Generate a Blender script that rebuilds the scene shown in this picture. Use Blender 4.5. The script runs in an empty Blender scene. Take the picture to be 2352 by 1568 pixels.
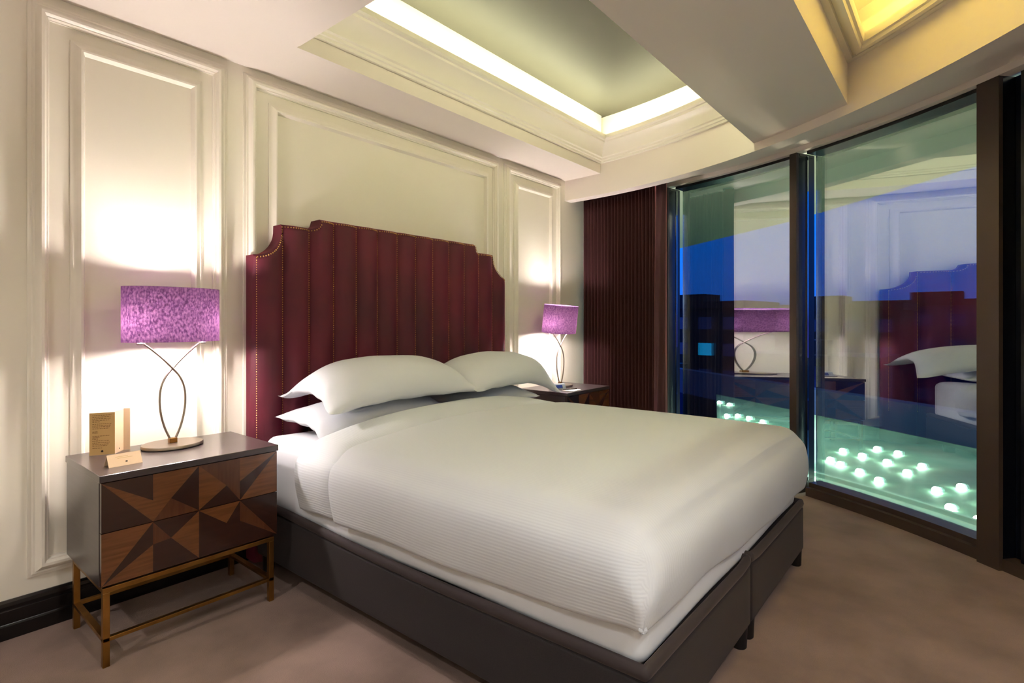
import bpy, bmesh, math, random
from math import sin, cos, pi, radians, sqrt, atan2, hypot
from mathutils import Vector, Matrix
random.seed(7)
SC = bpy.context.scene
COL = SC.collection
AX = 0.27            # plan centre of the curved window front is (AX, 0)

# ------------------------------------------------------------------ helpers
def s2l(c):
    return tuple(((v/255.0)/12.92 if v/255.0 <= 0.04045 else ((v/255.0+0.055)/1.055)**2.4) for v in c)

def tag(o, label=None, cat=None, group=None, kind=None):
    if label: o['label'] = label
    if cat: o['category'] = cat
    if group: o['group'] = group
    if kind: o['kind'] = kind
    return o

def empty(name, loc=(0, 0, 0), rz=0, label=None, cat=None, group=None, kind=None):
    o = bpy.data.objects.new(name, None)
    o.empty_display_size = 0.1
    COL.objects.link(o)
    o.location = loc
    o.rotation_euler = (0, 0, rz)
    return tag(o, label, cat, group, kind)

def obj(name, bm, mat, parent=None, smooth=None, mats=None):
    me = bpy.data.meshes.new(name)
    bmesh.ops.recalc_face_normals(bm, faces=bm.faces[:])
    bm.to_mesh(me); bm.free()
    if smooth is not None:
        me.polygons.foreach_set('use_smooth', [True]*len(me.polygons))
        me.set_sharp_from_angle(angle=radians(smooth))
    for m in (mats or [mat]): me.materials.append(m)
    o = bpy.data.objects.new(name, me)
    COL.objects.link(o)
    if parent is not None: o.parent = parent
    return o

def struct(name, bm, mat, parent=None, smooth=None):
    o = obj(name, bm, mat, parent, smooth)
    if parent is None: o['kind'] = 'structure'
    return o

def copy_tree(o, parent=None):
    c = o.copy(); COL.objects.link(c)
    if parent is not None: c.parent = parent
    for ch in list(o.children): copy_tree(ch, c)
    return c

def box(bm, x0, x1, y0, y1, z0, z1, bev=0.0, mi=0):
    vs = [bm.verts.new((x, y, z)) for z in (z0, z1) for y in (y0, y1) for x in (x0, x1)]
    fs = []
    for q in ((0, 2, 3, 1), (4, 5, 7, 6), (0, 1, 5, 4), (2, 6, 7, 3), (0, 4, 6, 2), (1, 3, 7, 5)):
        f = bm.faces.new([vs[i] for i in q]); f.material_index = mi; fs.append(f)
    if bev > 0:
        es = list({e for f in fs for e in f.edges})
        bmesh.ops.bevel(bm, geom=es, offset=bev, segments=2, profile=0.5, affect='EDGES')
    return bm

def NB(): return bmesh.new()

def prism(bm, pts, z0, z1):
    a = [bm.verts.new((x, y, z0)) for x, y in pts]
    b = [bm.verts.new((x, y, z1)) for x, y in pts]
    n = len(pts)
    bm.faces.new(a[::-1]); bm.faces.new(b)
    for i in range(n):
        j = (i+1) % n
        bm.faces.new((a[i], a[j], b[j], b[i]))

def arcpt(r, t, z=None):
    t = radians(t)
    p = (AX + r*cos(t), r*sin(t))
    return p if z is None else (p[0], p[1], z)

def arcbox(bm, r0, r1, t0, t1, z0, z1, n):
    rows = []
    for i in range(n+1):
        t = t0+(t1-t0)*i/n
        rows.append([bm.verts.new(arcpt(r, t, z)) for r, z in ((r0, z0), (r1, z0), (r1, z1), (r0, z1))])
    for a, b in zip(rows, rows[1:]):
        for k in range(4):
            bm.faces.new((a[k], a[(k+1) % 4], b[(k+1) % 4], b[k]))
    bm.faces.new(rows[0]); bm.faces.new(rows[-1][::-1])

def sweep(bm, rows, closed=False, caps=True):
    """rows: list of closed cross-section loops of 3D points."""
    vr = [[bm.verts.new(p) for p in row] for row in rows]
    n = len(vr[0])
    m = len(vr)
    for i in range(m if closed else m-1):
        a, b = vr[i], vr[(i+1) % m]
        for k in range(n):
            try: bm.faces.new((a[k], a[(k+1) % n], b[(k+1) % n], b[k]))
            except ValueError: pass
    if caps and not closed:
        bm.faces.new(vr[0]); bm.faces.new(vr[-1][::-1])

def tube(bm, pts, rx, ry=None, n=10, up=(0, 1, 0)):
    ry = ry or rx
    rows = []
    P = [Vector(p) for p in pts]
    for i, p in enumerate(P):
        d = (P[min(i+1, len(P)-1)]-P[max(i-1, 0)]).normalized()
        u = Vector(up); s = d.cross(u)
        if s.length < 1e-4: s = d.cross(Vector((1, 0, 0)))
        s.normalize(); u = s.cross(d).normalized()
        rows.append([tuple(p+s*(rx*cos(2*pi*k/n))+u*(ry*sin(2*pi*k/n))) for k in range(n)])
    sweep(bm, rows)

def lathe(bm, prof, cx=0, cy=0, n=32, sx=1.0, sy=1.0):
    rows = []
    for k in range(n):
        a = 2*pi*k/n
        rows.append([(cx+r*cos(a)*sx, cy+r*sin(a)*sy, z) for r, z in prof])
    vr = [[bm.verts.new(p) for p in row] for row in rows]
    for k in range(n):
        a, b = vr[k], vr[(k+1) % n]
        for i in range(len(prof)-1):
            bm.faces.new((a[i], b[i], b[i+1], a[i+1]))
    for i in (0, -1):
        if prof[i][0] > 1e-6:
            try: bm.faces.new([vr[k][i] for k in range(n)])
            except ValueError: pass
    bmesh.ops.remove_doubles(bm, verts=bm.verts[:], dist=1e-6)

# ------------------------------------------------------------------ materials
def mat(name, col, rough=0.6, metal=0.0, noise=None, bump=None, sheen=None, coat=0.0, spec=None, emit=None):
    m = bpy.data.materials.new(name); m.use_nodes = True
    nt = m.node_tree; b = nt.nodes['Principled BSDF']
    b.inputs['Base Color'].default_value = (*s2l(col), 1)
    b.inputs['Roughness'].default_value = rough
    b.inputs['Metallic'].default_value = metal
    if spec is not None: b.inputs['Specular IOR Level'].default_value = spec
    if coat: b.inputs['Coat Weight'].default_value = coat; b.inputs['Coat Roughness'].default_value = 0.08
    if sheen:
        b.inputs['Sheen Weight'].default_value = sheen[0]
        b.inputs['Sheen Roughness'].default_value = sheen[1]
        b.inputs['Sheen Tint'].default_value = (*s2l(sheen[2]), 1)
    if emit:
        b.inputs['Emission Color'].default_value = (*s2l(emit[0]), 1)
        b.inputs['Emission Strength'].default_value = emit[1]
    tc = nt.nodes.new('ShaderNodeTexCoord')
    if noise:       # (scale, other colour, detail, stretch)
        n = nt.nodes.new('ShaderNodeTexNoise'); n.inputs['Scale'].default_value = noise[0]
        n.inputs['Detail'].default_value = noise[2] if len(noise) > 2 else 4
        mp = nt.nodes.new('ShaderNodeMapping')
        if len(noise) > 3: mp.inputs['Scale'].default_value = noise[3]
        nt.links.new(tc.outputs['Object'], mp.inputs['Vector']); nt.links.new(mp.outputs['Vector'], n.inputs['Vector'])
        r = nt.nodes.new('ShaderNodeValToRGB')
        r.color_ramp.elements[0].position = 0.35; r.color_ramp.elements[1].position = 0.65
        r.color_ramp.elements[0].color = (*s2l(noise[1]), 1); r.color_ramp.elements[1].color = (*s2l(col), 1)
        nt.links.new(n.outputs['Fac'], r.inputs['Fac']); nt.links.new(r.outputs['Color'], b.inputs['Base Color'])
    if bump:        # (scale, strength, distance)
        n = nt.nodes.new('ShaderNodeTexNoise'); n.inputs['Scale'].default_value = bump[0]; n.inputs['Detail'].default_value = 3
        bp = nt.nodes.new('ShaderNodeBump'); bp.inputs['Strength'].default_value = bump[1]; bp.inputs['Distance'].default_value = bump[2]
        nt.links.new(tc.outputs['Object'], n.inputs['Vector']); nt.links.new(n.outputs['Fac'], bp.inputs['Height'])
        nt.links.new(bp.outputs['Normal'], b.inputs['Normal'])
    return m

def emis(name, col, strength):
    m = bpy.data.materials.new(name); m.use_nodes = True
    nt = m.node_tree; nt.nodes.clear()
    e = nt.nodes.new('ShaderNodeEmission'); o = nt.nodes.new('ShaderNodeOutputMaterial')
    e.inputs['Color'].default_value = (*s2l(col), 1); e.inputs['Strength'].default_value = strength
    nt.links.new(e.outputs[0], o.inputs[0]); return m

M = {}
M['paint'] = mat('cream wall paint', (236, 229, 214), 0.45, bump=(60, 0.03, 0.002))
M['moulding'] = mat('cream moulding paint', (238, 231, 217), 0.35)
M['ceil'] = mat('ceiling paint', (238, 228, 219), 0.7)
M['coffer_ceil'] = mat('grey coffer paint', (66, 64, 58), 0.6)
M['carpet'] = mat('taupe carpet', (132, 110, 100), 0.95, noise=(3.2, (108, 89, 80), 8), bump=(350, 0.5, 0.004), sheen=(0.25, 0.5, (190, 170, 155)))
M['black'] = mat('black gloss wood', (14, 12, 12), 0.22)
M['velvet'] = mat('burgundy velvet', (88, 0, 30), 0.7, noise=(2.2, (60, 0, 20), 4), bump=(300, 0.15, 0.001), sheen=(0.55, 0.25, (235, 20, 80)))
M['brass'] = mat('antique brass', (176, 132, 70), 0.34, 1.0, noise=(9, (138, 100, 50), 4))
M['nail'] = mat('old gold nailhead', (190, 150, 90), 0.3, 1.0)
M['linen'] = mat('white cotton', (216, 219, 224), 0.8, bump=(14, 0.12, 0.01))
M['sheet'] = mat('white sheet cotton', (220, 222, 226), 0.8, bump=(9, 0.15, 0.012))
M['base'] = mat('dark brown woven upholstery', (32, 26, 27), 0.9, noise=(260, (25, 20, 21), 2), bump=(500, 0.35, 0.001), sheen=(0.15, 0.5, (150, 130, 125)))
M['piping'] = mat('brown upholstery piping', (48, 39, 39), 0.8, sheen=(0.2, 0.4, (170, 150, 145)))
M['foot'] = mat('black foot', (16, 14, 14), 0.5)
M['lacquer'] = mat('dark grey brown lacquer', (66, 56, 56), 0.30, noise=(5, (56, 47, 47), 5, (1, 1, 12)), coat=0.2, spec=0.6)
M['wood_l'] = mat('light walnut veneer', (102, 62, 34), 0.24, noise=(7, (88, 52, 27), 6, (1, 1, 14)), coat=0.5)
M['wood_m'] = mat('mid walnut veneer', (80, 46, 28), 0.24, noise=(7, (72, 39, 22), 6, (14, 1, 1)), coat=0.5)
M['wood_d'] = mat('dark walnut veneer', (54, 29, 20), 0.22, noise=(7, (38, 19, 13), 6, (1, 1, 14)), coat=0.5)
M['nickel'] = mat('brushed nickel', (158, 146, 132), 0.36, 1.0)
M['nickel_d'] = mat('dark edge', (60, 48, 40), 0.4, 0.5)
M['card'] = mat('kraft card', (196, 160, 104), 0.8)
M['card_w'] = mat('cream card', (228, 198, 162), 0.8)
M['ink'] = mat('brown ink', (120, 88, 46), 0.8)
M['ink_d'] = mat('dark ink', (50, 34, 22), 0.8)
M['curtain'] = mat('dark plum curtain cloth', (58, 26, 28), 0.8, sheen=(1.0, 0.4, (205, 130, 128)))
M['frame'] = mat('dark bronze frame', (70, 58, 51), 0.4, 0.3)
M['frame_in'] = mat('black frame side', (10, 12, 20), 0.25)
M['door'] = mat('navy black door leaf', (8, 13, 28), 0.3)
M['plastic'] = mat('pale grey plastic', (170, 178, 190), 0.4)
M['screen'] = mat('blue display', (30, 50, 110), 0.3, emit=((70, 90, 160), 0.12))
M['paper'] = mat('white paper', (235, 230, 224), 0.8)
M['bulb'] = emis('warm bulb', (255, 243, 236), 560)
M['led'] = emis('yellowish led strip', (253, 254, 206), 42)
M['led2'] = emis('amber led strip', (255, 236, 120), 95)
M['terrace'] = mat('green grey stone', (138, 160, 142), 0.6, noise=(1.6, (112, 136, 118), 8), bump=(20, 0.2, 0.01))
M['parapet'] = mat('navy render', (16, 32, 74), 0.7)
M['roofs'] = mat('night ground', (8, 12, 24), 0.9)
M['bld_a'] = mat('dusk plaster', (34, 24, 62), 0.8, noise=(0.12, (24, 30, 80), 3))
M['bld_b'] = mat('dark brick', (30, 12, 22), 0.8, noise=(0.3, (18, 10, 24), 3))
M['bwin'] = mat('night window', (14, 28, 70), 0.2, emit=((40, 70, 150), 0.10))
M['bwin_l'] = emis('lit cyan window', (20, 150, 225), 1.2)
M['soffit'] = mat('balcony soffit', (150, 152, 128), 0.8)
M['ledge'] = mat('pale ledge stone', (220, 236, 224), 0.6)
M['globe'] = emis('greenish white ground lamp', (214, 255, 226), 140)

# lamp shade cloth: light passes through it
def shade_mat():
    m = bpy.data.materials.new('purple shade cloth'); m.use_nodes = True
    nt = m.node_tree; nt.nodes.clear()
    o = nt.nodes.new('ShaderNodeOutputMaterial'); mx = nt.nodes.new('ShaderNodeMixShader')
    d = nt.nodes.new('ShaderNodeBsdfDiffuse'); t = nt.nodes.new('ShaderNodeBsdfTranslucent')
    tc = nt.nodes.new('ShaderNodeTexCoord'); mp = nt.nodes.new('ShaderNodeMapping')
    mp.inputs['Scale'].default_value = (1, 1, 0.6)
    n = nt.nodes.new('ShaderNodeTexNoise'); n.inputs['Scale'].default_value = 130; n.inputs['Detail'].default_value = 6
    r = nt.nodes.new('ShaderNodeValToRGB')
    r.color_ramp.elements[0].position = 0.36; r.color_ramp.elements[1].position = 0.70
    r.color_ramp.elements[0].color = (*s2l((104, 74, 108)), 1); r.color_ramp.elements[1].color = (*s2l((222, 186, 214)), 1)
    nt.links.new(tc.outputs['Object'], mp.inputs[0]); nt.links.new(mp.outputs[0], n.inputs['Vector'])
    nt.links.new(n.outputs['Fac'], r.inputs['Fac'])
    nt.links.new(r.outputs[0], t.inputs[0])
    d.inputs[0].default_value = (*s2l((112, 76, 124)), 1)
    mx.inputs[0].default_value = 0.25
    nt.links.new(d.outputs[0], mx.inputs[1]); nt.links.new(t.outputs[0], mx.inputs[2]); nt.links.new(mx.outputs[0], o.inputs[0])
    return m
M['shade'] = shade_mat()

def glass_mat():
    m = bpy.data.materials.new('coated window glass'); m.use_nodes = True
    nt = m.node_tree; nt.nodes.clear()
    o = nt.nodes.new('ShaderNodeOutputMaterial'); mx = nt.nodes.new('ShaderNodeMixShader')
    g = nt.nodes.new('ShaderNodeBsdfGlossy'); t = nt.nodes.new('ShaderNodeBsdfTransparent')
    lw = nt.nodes.new('ShaderNodeLayerWeight'); lw.inputs['Blend'].default_value = 0.25
    ma = nt.nodes.new('ShaderNodeMath'); ma.operation = 'MULTIPLY_ADD'
    ma.inputs[1].default_value = 0.4; ma.inputs[2].default_value = 0.56; ma.use_clamp = True
    g.inputs['Roughness'].default_value = 0.0
    g.inputs['Color'].default_value = (0.86, 0.92, 0.95, 1)
    t.inputs['Color'].default_value = (0.88, 0.97, 0.93, 1)
    nt.links.new(lw.outputs['Fresnel'], ma.inputs[0]); nt.links.new(ma.outputs[0], mx.inputs[0])
    nt.links.new(t.outputs[0], mx.inputs[1]); nt.links.new(g.outputs[0], mx.inputs[2]); nt.links.new(mx.outputs[0], o.inputs[0])
    return m
M['glass'] = glass_mat()

def duvet_mat():
    m = mat('ribbed white duvet cotton', (212, 216, 221), 0.78)
    nt = m.node_tree; b = nt.nodes['Principled BSDF']
    uv = nt.nodes.new('ShaderNodeUVMap'); w = nt.nodes.new('ShaderNodeTexWave')
    w.wave_type = 'BANDS'; w.bands_direction = 'X'; w.inputs['Scale'].default_value = 27; w.inputs['Distortion'].default_value = 0.3
    bp = nt.nodes.new('ShaderNodeBump'); bp.inputs['Strength'].default_value = 0.22; bp.inputs['Distance'].default_value = 0.0014
    n = nt.nodes.new('ShaderNodeTexNoise'); n.inputs['Scale'].default_value = 3.5; n.inputs['Detail'].default_value = 3
    tc = nt.nodes.new('ShaderNodeTexCoord')
    b2 = nt.nodes.new('ShaderNodeBump'); b2.inputs['Strength'].default_value = 0.25; b2.inputs['Distance'].default_value = 0.02
    nt.links.new(uv.outputs[0], w.inputs[0]); nt.links.new(w.outputs['Fac'], bp.inputs['Height'])
    nt.links.new(tc.outputs['Object'], n.inputs['Vector']); nt.links.new(n.outputs['Fac'], b2.inputs['Height'])
    nt.links.new(b2.outputs['Normal'], bp.inputs['Normal']); nt.links.new(bp.outputs['Normal'], b.inputs['Normal'])
    return m
M['duvet'] = duvet_mat()

# ------------------------------------------------------------------ room shell
XL, YF = -1.6, -4.4
ZC = 2.61
T_END = -math.degrees(math.asin(4.4/4.7))-1.0       # where the arc meets the front wall

bm = NB()
box(bm, XL-.1, 5.3, YF-.1, 0.1, -0.12, 0.0)
# outer part of the slab beyond the glass is cut back to the curve by rebuilding as a prism
bm.free(); bm = NB()
pts = [(XL-.1, 0.1), (XL-.1, YF-.1)] + [arcpt(4.78, t) for t in [T_END+(2-T_END)*i/48 for i in range(49)]]
prism(bm, pts, -0.14, 0.0)
struct('floor', bm, M['carpet'])

bm = NB(); box(bm, XL-.1, 4.92, 0.0, 0.12, 0.0, 3.3); struct('wall_back', bm, M['paint'])
bm = NB(); box(bm, XL-.12, XL, YF, 0.0, 0.0, 3.3); struct('wall_left', bm, M['paint'])
bm = NB(); box(bm, XL-.12, 2.1, YF-.12, YF, 0.0, 3.3); struct('wall_front', bm, M['paint'])

def arc_x(r, y): return AX+sqrt(max(r*r-y*y, 0))
RB = 4.09            # inner face of the curved bulkhead
def arc_span(r, y0, y1, n):
    t0 = math.asin(y0/r); t1 = math.asin(y1/r)
    return [(AX+r*cos(t0+(t1-t0)*i/n), r*sin(t0+(t1-t0)*i/n)) for i in range(n+1)]

# ceiling: flat level slab with the two recesses left open
bm = NB()
C1 = (-.40, -1.84); BM = (-1.84, -2.44); C2 = (-2.44, -4.0)
# one slab: the part over the camera plus the strip along the headboard wall
prism(bm, [(XL, 0.0), (XL, YF), (1.407, YF), (1.407, -.40)] + arc_span(RB+.02, -.40, 0.0, 10)[:], ZC, 3.3)
prism(bm, [(1.407, -4.0), (1.407, YF)] + arc_span(RB-.02, YF+.4, -4.0, 2)[::1] , ZC, 3.3)
struct('ceiling', bm, M['ceil'])
# lids of the recesses
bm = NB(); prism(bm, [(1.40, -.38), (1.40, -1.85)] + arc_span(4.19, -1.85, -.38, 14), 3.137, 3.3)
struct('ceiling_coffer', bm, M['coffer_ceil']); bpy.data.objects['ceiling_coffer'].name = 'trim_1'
bm = NB(); prism(bm, [(1.40, -2.40), (1.40, -4.05)] + arc_span(4.19, -4.05, -2.40, 14), 3.0, 3.3)
struct('trim_2', bm, M['ceil'])
# ceiling beam between the recesses
bm = NB(); prism(bm, [(1.405, -1.84), (1.405, -2.44)] + arc_span(RB+.01, -2.44, -1.84, 16), 2.475, 3.3)
struct('trim_3', bm, M['ceil'])
# curved bulkhead over the window front
bm = NB(); arcbox(bm, RB, 4.20, T_END-6, 0.0, 2.42, 2.88, 90)
arcbox(bm, 4.15, 4.20, T_END-6, 0.0, 2.86, 3.3, 90)
struct('trim_4', bm, M['ceil'], smooth=30)
# recess ceiling for the curtain track, and window head fascia
bm = NB(); arcbox(bm, 4.19, 4.80, T_END-3, 1.0, 2.535, 2.62, 90)
arcbox(bm, 4.595, 4.66, T_END-3, 1.0, 2.50, 2.54, 90)
struct('trim_5', bm, M['ceil'], smooth=30)

# fill walls of the recess 1: step back above cornice along headboard side and beam side
bm = NB()
box(bm, 1.405, 1.42, -1.84, -.40, 2.62, 3.2)
struct('trim_6', bm, M['ceil'])

# cornice round recess 1: (projection, height) section
CP = [(0.0, 2.695), (.022, 2.695), (.026, 2.71), (.036, 2.714), (.040, 2.728), (.052, 2.735), (.058, 2.755), (.072, 2.785),
      (.094, 2.812), (.122, 2.830), (.126, 2.842), (.140, 2.846), (.150, 2.856), (.152, 2.884), (.138, 2.884), (.136, 2.866), (0.0, 2.862)]
def corn_row_back(x): return [(x, -.40-p, z) for p, z in CP]
def corn_corner(): return [(arc_x(RB-p, -.40-p), -.40-p, z) for p, z in CP]
def corn_arc(y):
    out = []
    for p, z in CP:
        t0 = math.asin((-.40-p)/(RB-p)); t1 = math.asin(-1.84/(RB-p)); tt = t0+(t1-t0)*y
        out.append((AX+(RB-p)*cos(tt), (RB-p)*sin(tt), z))
    return out
bm = NB()
sweep(bm, [corn_row_back(1.41), corn_row_back(2.5), corn_row_back(3.5), corn_corner()] + [corn_arc(i/16) for i in range(1, 17)])
struct('trim_7', bm, M['moulding'], smooth=28)
# led strip lying in the trough behind the lip
bm = NB()
box(bm, 1.43, 4.25, -.515, -.490, 2.867, 2.877)
arcbox(bm, 3.985, 4.005, -26.5, -9.0, 2.867, 2.877, 20)
box(bm, 1.43, 4.0, -1.80, -1.78, 2.867, 2.877)
o = obj('led_strip', bm, M['led'])
tag(o, 'yellowish led strip glowing behind the cornice of the ceiling recess above the bed', 'light strip')

# recess 2: square moulding on its inner edge and amber light above
MP = [(0.0, 2.70), (0.03, 2.70), (.034, 2.712), (.050, 2.712), (.056, 2.690), (.082, 2.690), (.088, 2.705), (.100, 2.709), (.105, 2.722), (.105, 2.75), (.092, 2.75), (.09, 2.735), (0.0, 2.735)]
bm = NB()
def m_corner(): return [(arc_x(RB-p, -2.44-p), -2.44-p, z) for p, z in MP]
def m_arc(k):
    out = []
    for p, z in MP:
        t0 = math.asin((-2.44-p)/(RB-p)); t1 = math.asin((-4.0)/(RB-p+.05)); tt = t0+(t1-t0)*k
        out.append((AX+(RB-p)*cos(tt), (RB-p)*sin(tt), z))
    return out
sweep(bm, [[(1.41, -2.44-p, z) for p, z in MP], m_corner()] + [m_arc(i/24) for i in range(1, 25)])
struct('trim_8', bm, M['moulding'], smooth=28)
bm = NB()
box(bm, 1.45, 3.12, -2.50, -2.48, 2.738, 2.746)
arcbox(bm, 4.02, 4.04, -68, -44.5, 2.738, 2.746, 30)
o = obj('led_strip', bm, M['led2'])
tag(o, 'amber led strip glowing inside the ceiling recess nearest the camera', 'light strip')

# ------------------------------------------------------------------ wall mouldings (double frames)
def frame_mould(bm, x0, x1, z0, z1, prof):
    loops = []
    for off, d in prof:
        loops.append([bm.verts.new(p) for p in ((x0+off, -d, z0+off), (x1-off, -d, z0+off), (x1-off, -d, z1-off), (x0+off, -d, z1-off))])
    for a, b in zip(loops, loops[1:]):
        for k in range(4):
            bm.faces.new((a[k], a[(k+1) % 4], b[(k+1) % 4], b[k]))
    a, b = loops[-1], loops[0]
    for k in range(4): bm.faces.new((a[k], a[(k+1) % 4], b[(k+1) % 4], b[k]))
PO = [(0, 0), (0, .006), (.010, .010), (.014, .016), (.022, .017), (.030, .028), (.040, .034), (.050, .033), (.054, .026), (.058, .020), (.062, .020), (.066, .008), (.070, .007), (.070, 0)]
PI = [(0, 0), (0, .005), (.008, .007), (.022, .018), (.034, .025), (.042, .024), (.046, .014), (.050, .006), (.052, 0)]
k = 9
for (x0, x1, ix0, ix1) in ((.462, 1.242, .600, 1.125), (1.325, 3.385, 1.462, 3.262), (3.455, 4.285, 3.585, 4.155)):
    bm = NB(); frame_mould(bm, x0, x1, .215, 2.575, PO); struct('trim_%d' % k, bm, M['moulding'], smooth=35); k += 1
    bm = NB(); frame_mould(bm, ix0, ix1, .345, 2.455, PI); struct('trim_%d' % k, bm, M['moulding'], smooth=35); k += 1
# a further pair on the wall left of the picture, seen only edge on
# baseboard with two grooves
BP = [(0, 0), (.024, 0), (.024, .052), (.020, .056), (.018, .060), (.020, .066), (.019, .110), (.013, .114), (.013, .122), (.016, .128), (.014, .142), (.006, .150), (0, .150)]
bm = NB(); sweep(bm, [[(x, -p, z) for p, z in BP] for x in (XL, 4.6)])
struct('baseboard_back', bm, M['black'], smooth=30)
bm = NB(); sweep(bm, [[(XL+p, y, z) for p, z in BP] for y in (YF, 0)])
struct('baseboard_left', bm, M['black'], smooth=30)

# ------------------------------------------------------------------ curved window front
def window(i, t0, t1, Rp=4.735, skew=0.0):
    """bay between angles t0 (towards the headboard wall) and t1; mullion at the t0 side."""
    e = empty('window_%d' % i, arcpt(4.62, (t0+t1)/2, 0.0), 0, kind='structure')
    def P(name, bm, m, sm=None):
        o = obj(name, bm, m, e, smooth=sm)
        o.matrix_parent_inverse = Matrix.Translation(-Vector(e.location)); return o
    n = max(24, int(abs(t1-t0)*4))
    # each pane is bent to its own radius and set at a slight angle in the frame
    tm = radians((t0+t1)/2); a0 = tm+radians(skew); half = math.asin(4.735*sin(radians(abs(t1-t0)/2))/Rp)
    cxp, cyp = AX+4.735*cos(tm)-Rp*cos(a0), 4.735*sin(tm)-Rp*sin(a0)
    rows = []
    for q in range(n+1):
        t = a0-half*1.01+2*half*1.01*q/n
        rows.append([(cxp+r_*cos(t), cyp+r_*sin(t), z_) for r_, z_ in ((Rp, .085), (Rp+.012, .085), (Rp+.012, 2.485), (Rp, 2.485))])
    bm = NB(); sweep(bm, rows); P('pane', bm, M['glass'], 30)
    bm = NB(); arcbox(bm, 4.625, 4.72, t0, t1, 0.0, .060, n); arcbox(bm, 4.66, 4.78, t0, t1, 0.0, .092, n); P('sill_bar', bm, M['frame'], 30)
    bm = NB(); arcbox(bm, 4.64, 4.78, t0, t1, 2.478, 2.50, n); P('head_bar', bm, M['frame_in'], 30)
    bm = NB(); arcbox(bm, 4.60, 4.625, t0+.0, t0+.70, 0.0, 2.50, 3)
    P('mullion_face', bm, M['frame'])
    bm = NB(); arcbox(bm, 4.625, 4.80, t0+.03, t0+.66, 0.0, 2.50, 3)
    P('mullion', bm, M['frame_in'])
    return e
window(1, -10.6, 1.0)
window(2, -25.75, -11.3, 4.85, -2.3)
window(3, -41.30, -26.45, 9.0, 1.2)
# dark door leaf right of the last bay
e = empty('door_1', arcpt(4.62, -46, 0), 0, kind='structure')
def DP(name, bm, m, sm=None):
    o = obj(name, bm, m, e, smooth=sm); o.matrix_parent_inverse = Matrix.Translation(-Vector(e.location)); return o
bm = NB(); arcbox(bm, 4.60, 4.625, -42.0, -41.3, 0.0, 2.50, 3); DP('jamb_face', bm, M['frame'])
bm = NB(); arcbox(bm, 4.625, 4.80, -41.98, -41.3, 0.0, 2.50, 3); DP('jamb', bm, M['frame_in'])
bm = NB(); arcbox(bm, 4.70, 4.75, -57, -42.0, 0.05, 2.50, 40); DP('leaf', bm, M['door'], 30)
bm = NB(); arcbox(bm, 4.66, 4.71, -43.4, -42.7, 0.03, 2.50, 4); DP('stile', bm, M['frame_in'])
bm = NB(); arcbox(bm, 4.62, 4.78, -57, -42.0, 0.0, .06, 40); DP('threshold', bm, M['frame'], 30)
window(4, -76, -57)

# ------------------------------------------------------------------ curtain
bm = NB()
NP = 21
cols = []
tt = -.9
N1 = NP*16
for i in range(N1+1):
    s = i/N1
    t = -.9-(10.55)*s
    ph = s*NP*2*pi
    prof = sin(ph)*(.9+.1*sin(i*.37))+.42*sin(2*ph+.6)
    cols.append((t, 4.318+.031*prof))
for i in range(1, 25):
    s = i/24
    t = -11.45-1.45*s
    cols.append((t, 4.30-.018*sin(s*pi*1.3)))
for i in range(1, 9):
    s = i/8
    cols.append((-12.9+.5*s, 4.318+.08*s))
zz = [.02, .5, 1.0, 1.5, 2.0, 2.3, 2.525]
rows = []
for j, z in enumerate(zz):
    fl = 1.0-.18*(z/2.5)
    rows.append([bm.verts.new(arcpt(4.315+(r-4.315)*fl+.004*sin(t*9+z*2), t+.03*sin(z*1.7+t), z)) for t, r in cols])
for a, b in zip(rows, rows[1:]):
    for i in range(len(a)-1): bm.faces.new((a[i], a[i+1], b[i+1], b[i]))
o = obj('curtain', bm, M['curtain'], smooth=80)
sd = o.modifiers.new('s', 'SOLIDIFY'); sd.thickness = .004
tag(o, 'dark plum pleated curtain drawn back beside the headboard wall', 'curtain')

# ------------------------------------------------------------------ headboard
hb = empty('headboard', (2.325, -.03, 0), 0, 'burgundy velvet headboard with vertical channels, stepped top and gold nailheads', 'headboard')
HX0, HX1 = 1.325, 3.325
seams = [HX0+(HX1-HX0)*i/13 for i in range(14)]
def topz(x, side=0):
    d = min(x-HX0, HX1-x)
    d = max(d, 0)
    if d < .146: return 1.605+.146-sqrt(max(.146**2-d**2, 0))*1.0
    if d < .315: return 1.779
    if d < .370:
        q = d-.315
        return 1.779+.055-sqrt(max(.055**2-q**2, 0))
    return 1.836
xs = []
for c in range(13):
    for q in range(12): xs.append(seams[c]+(seams[c+1]-seams[c])*q/12)
xs.append(HX1)
for dd in (.1455, .1465, .155, .3145, .3705, .33, .34, .35, .36, .02, .04, .06, .08, .1, .12, .135, .142):
    xs += [HX0+dd, HX1-dd]
xs = sorted(set(round(x, 5) for x in xs))
def bulge(x):
    f = ((x-HX0)/(HX1-HX0)*13) % 1.0
    if x >= HX1-1e-6: f = 1.0
    return .036*(max(0, sin(pi*f)))**.75
bm = NB()
zl = [0.02, .3, .6, .9, 1.2, 1.45]
rowsF = []
for x in xs:
    tz = topz(x); colv = []
    for z in zl: colv.append((x, -.120-bulge(x), z))
    for q, (dz, k2) in enumerate(((.06, 1.0), (.03, .93), (.012, .75), (.003, .45), (0, .25))):
        colv.append((x, -.113-.007*k2-bulge(x)*k2, tz-dz))
    colv.append((x, -.036, tz)); colv.append((x, -.036, 0.02))
    rowsF.append(colv)
sweep(bm, rowsF)
o = obj('upholstery', bm, M['velvet'], hb, smooth=50); o.matrix_parent_inverse = Matrix.Translation((-2.325, .03, 0))
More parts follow.
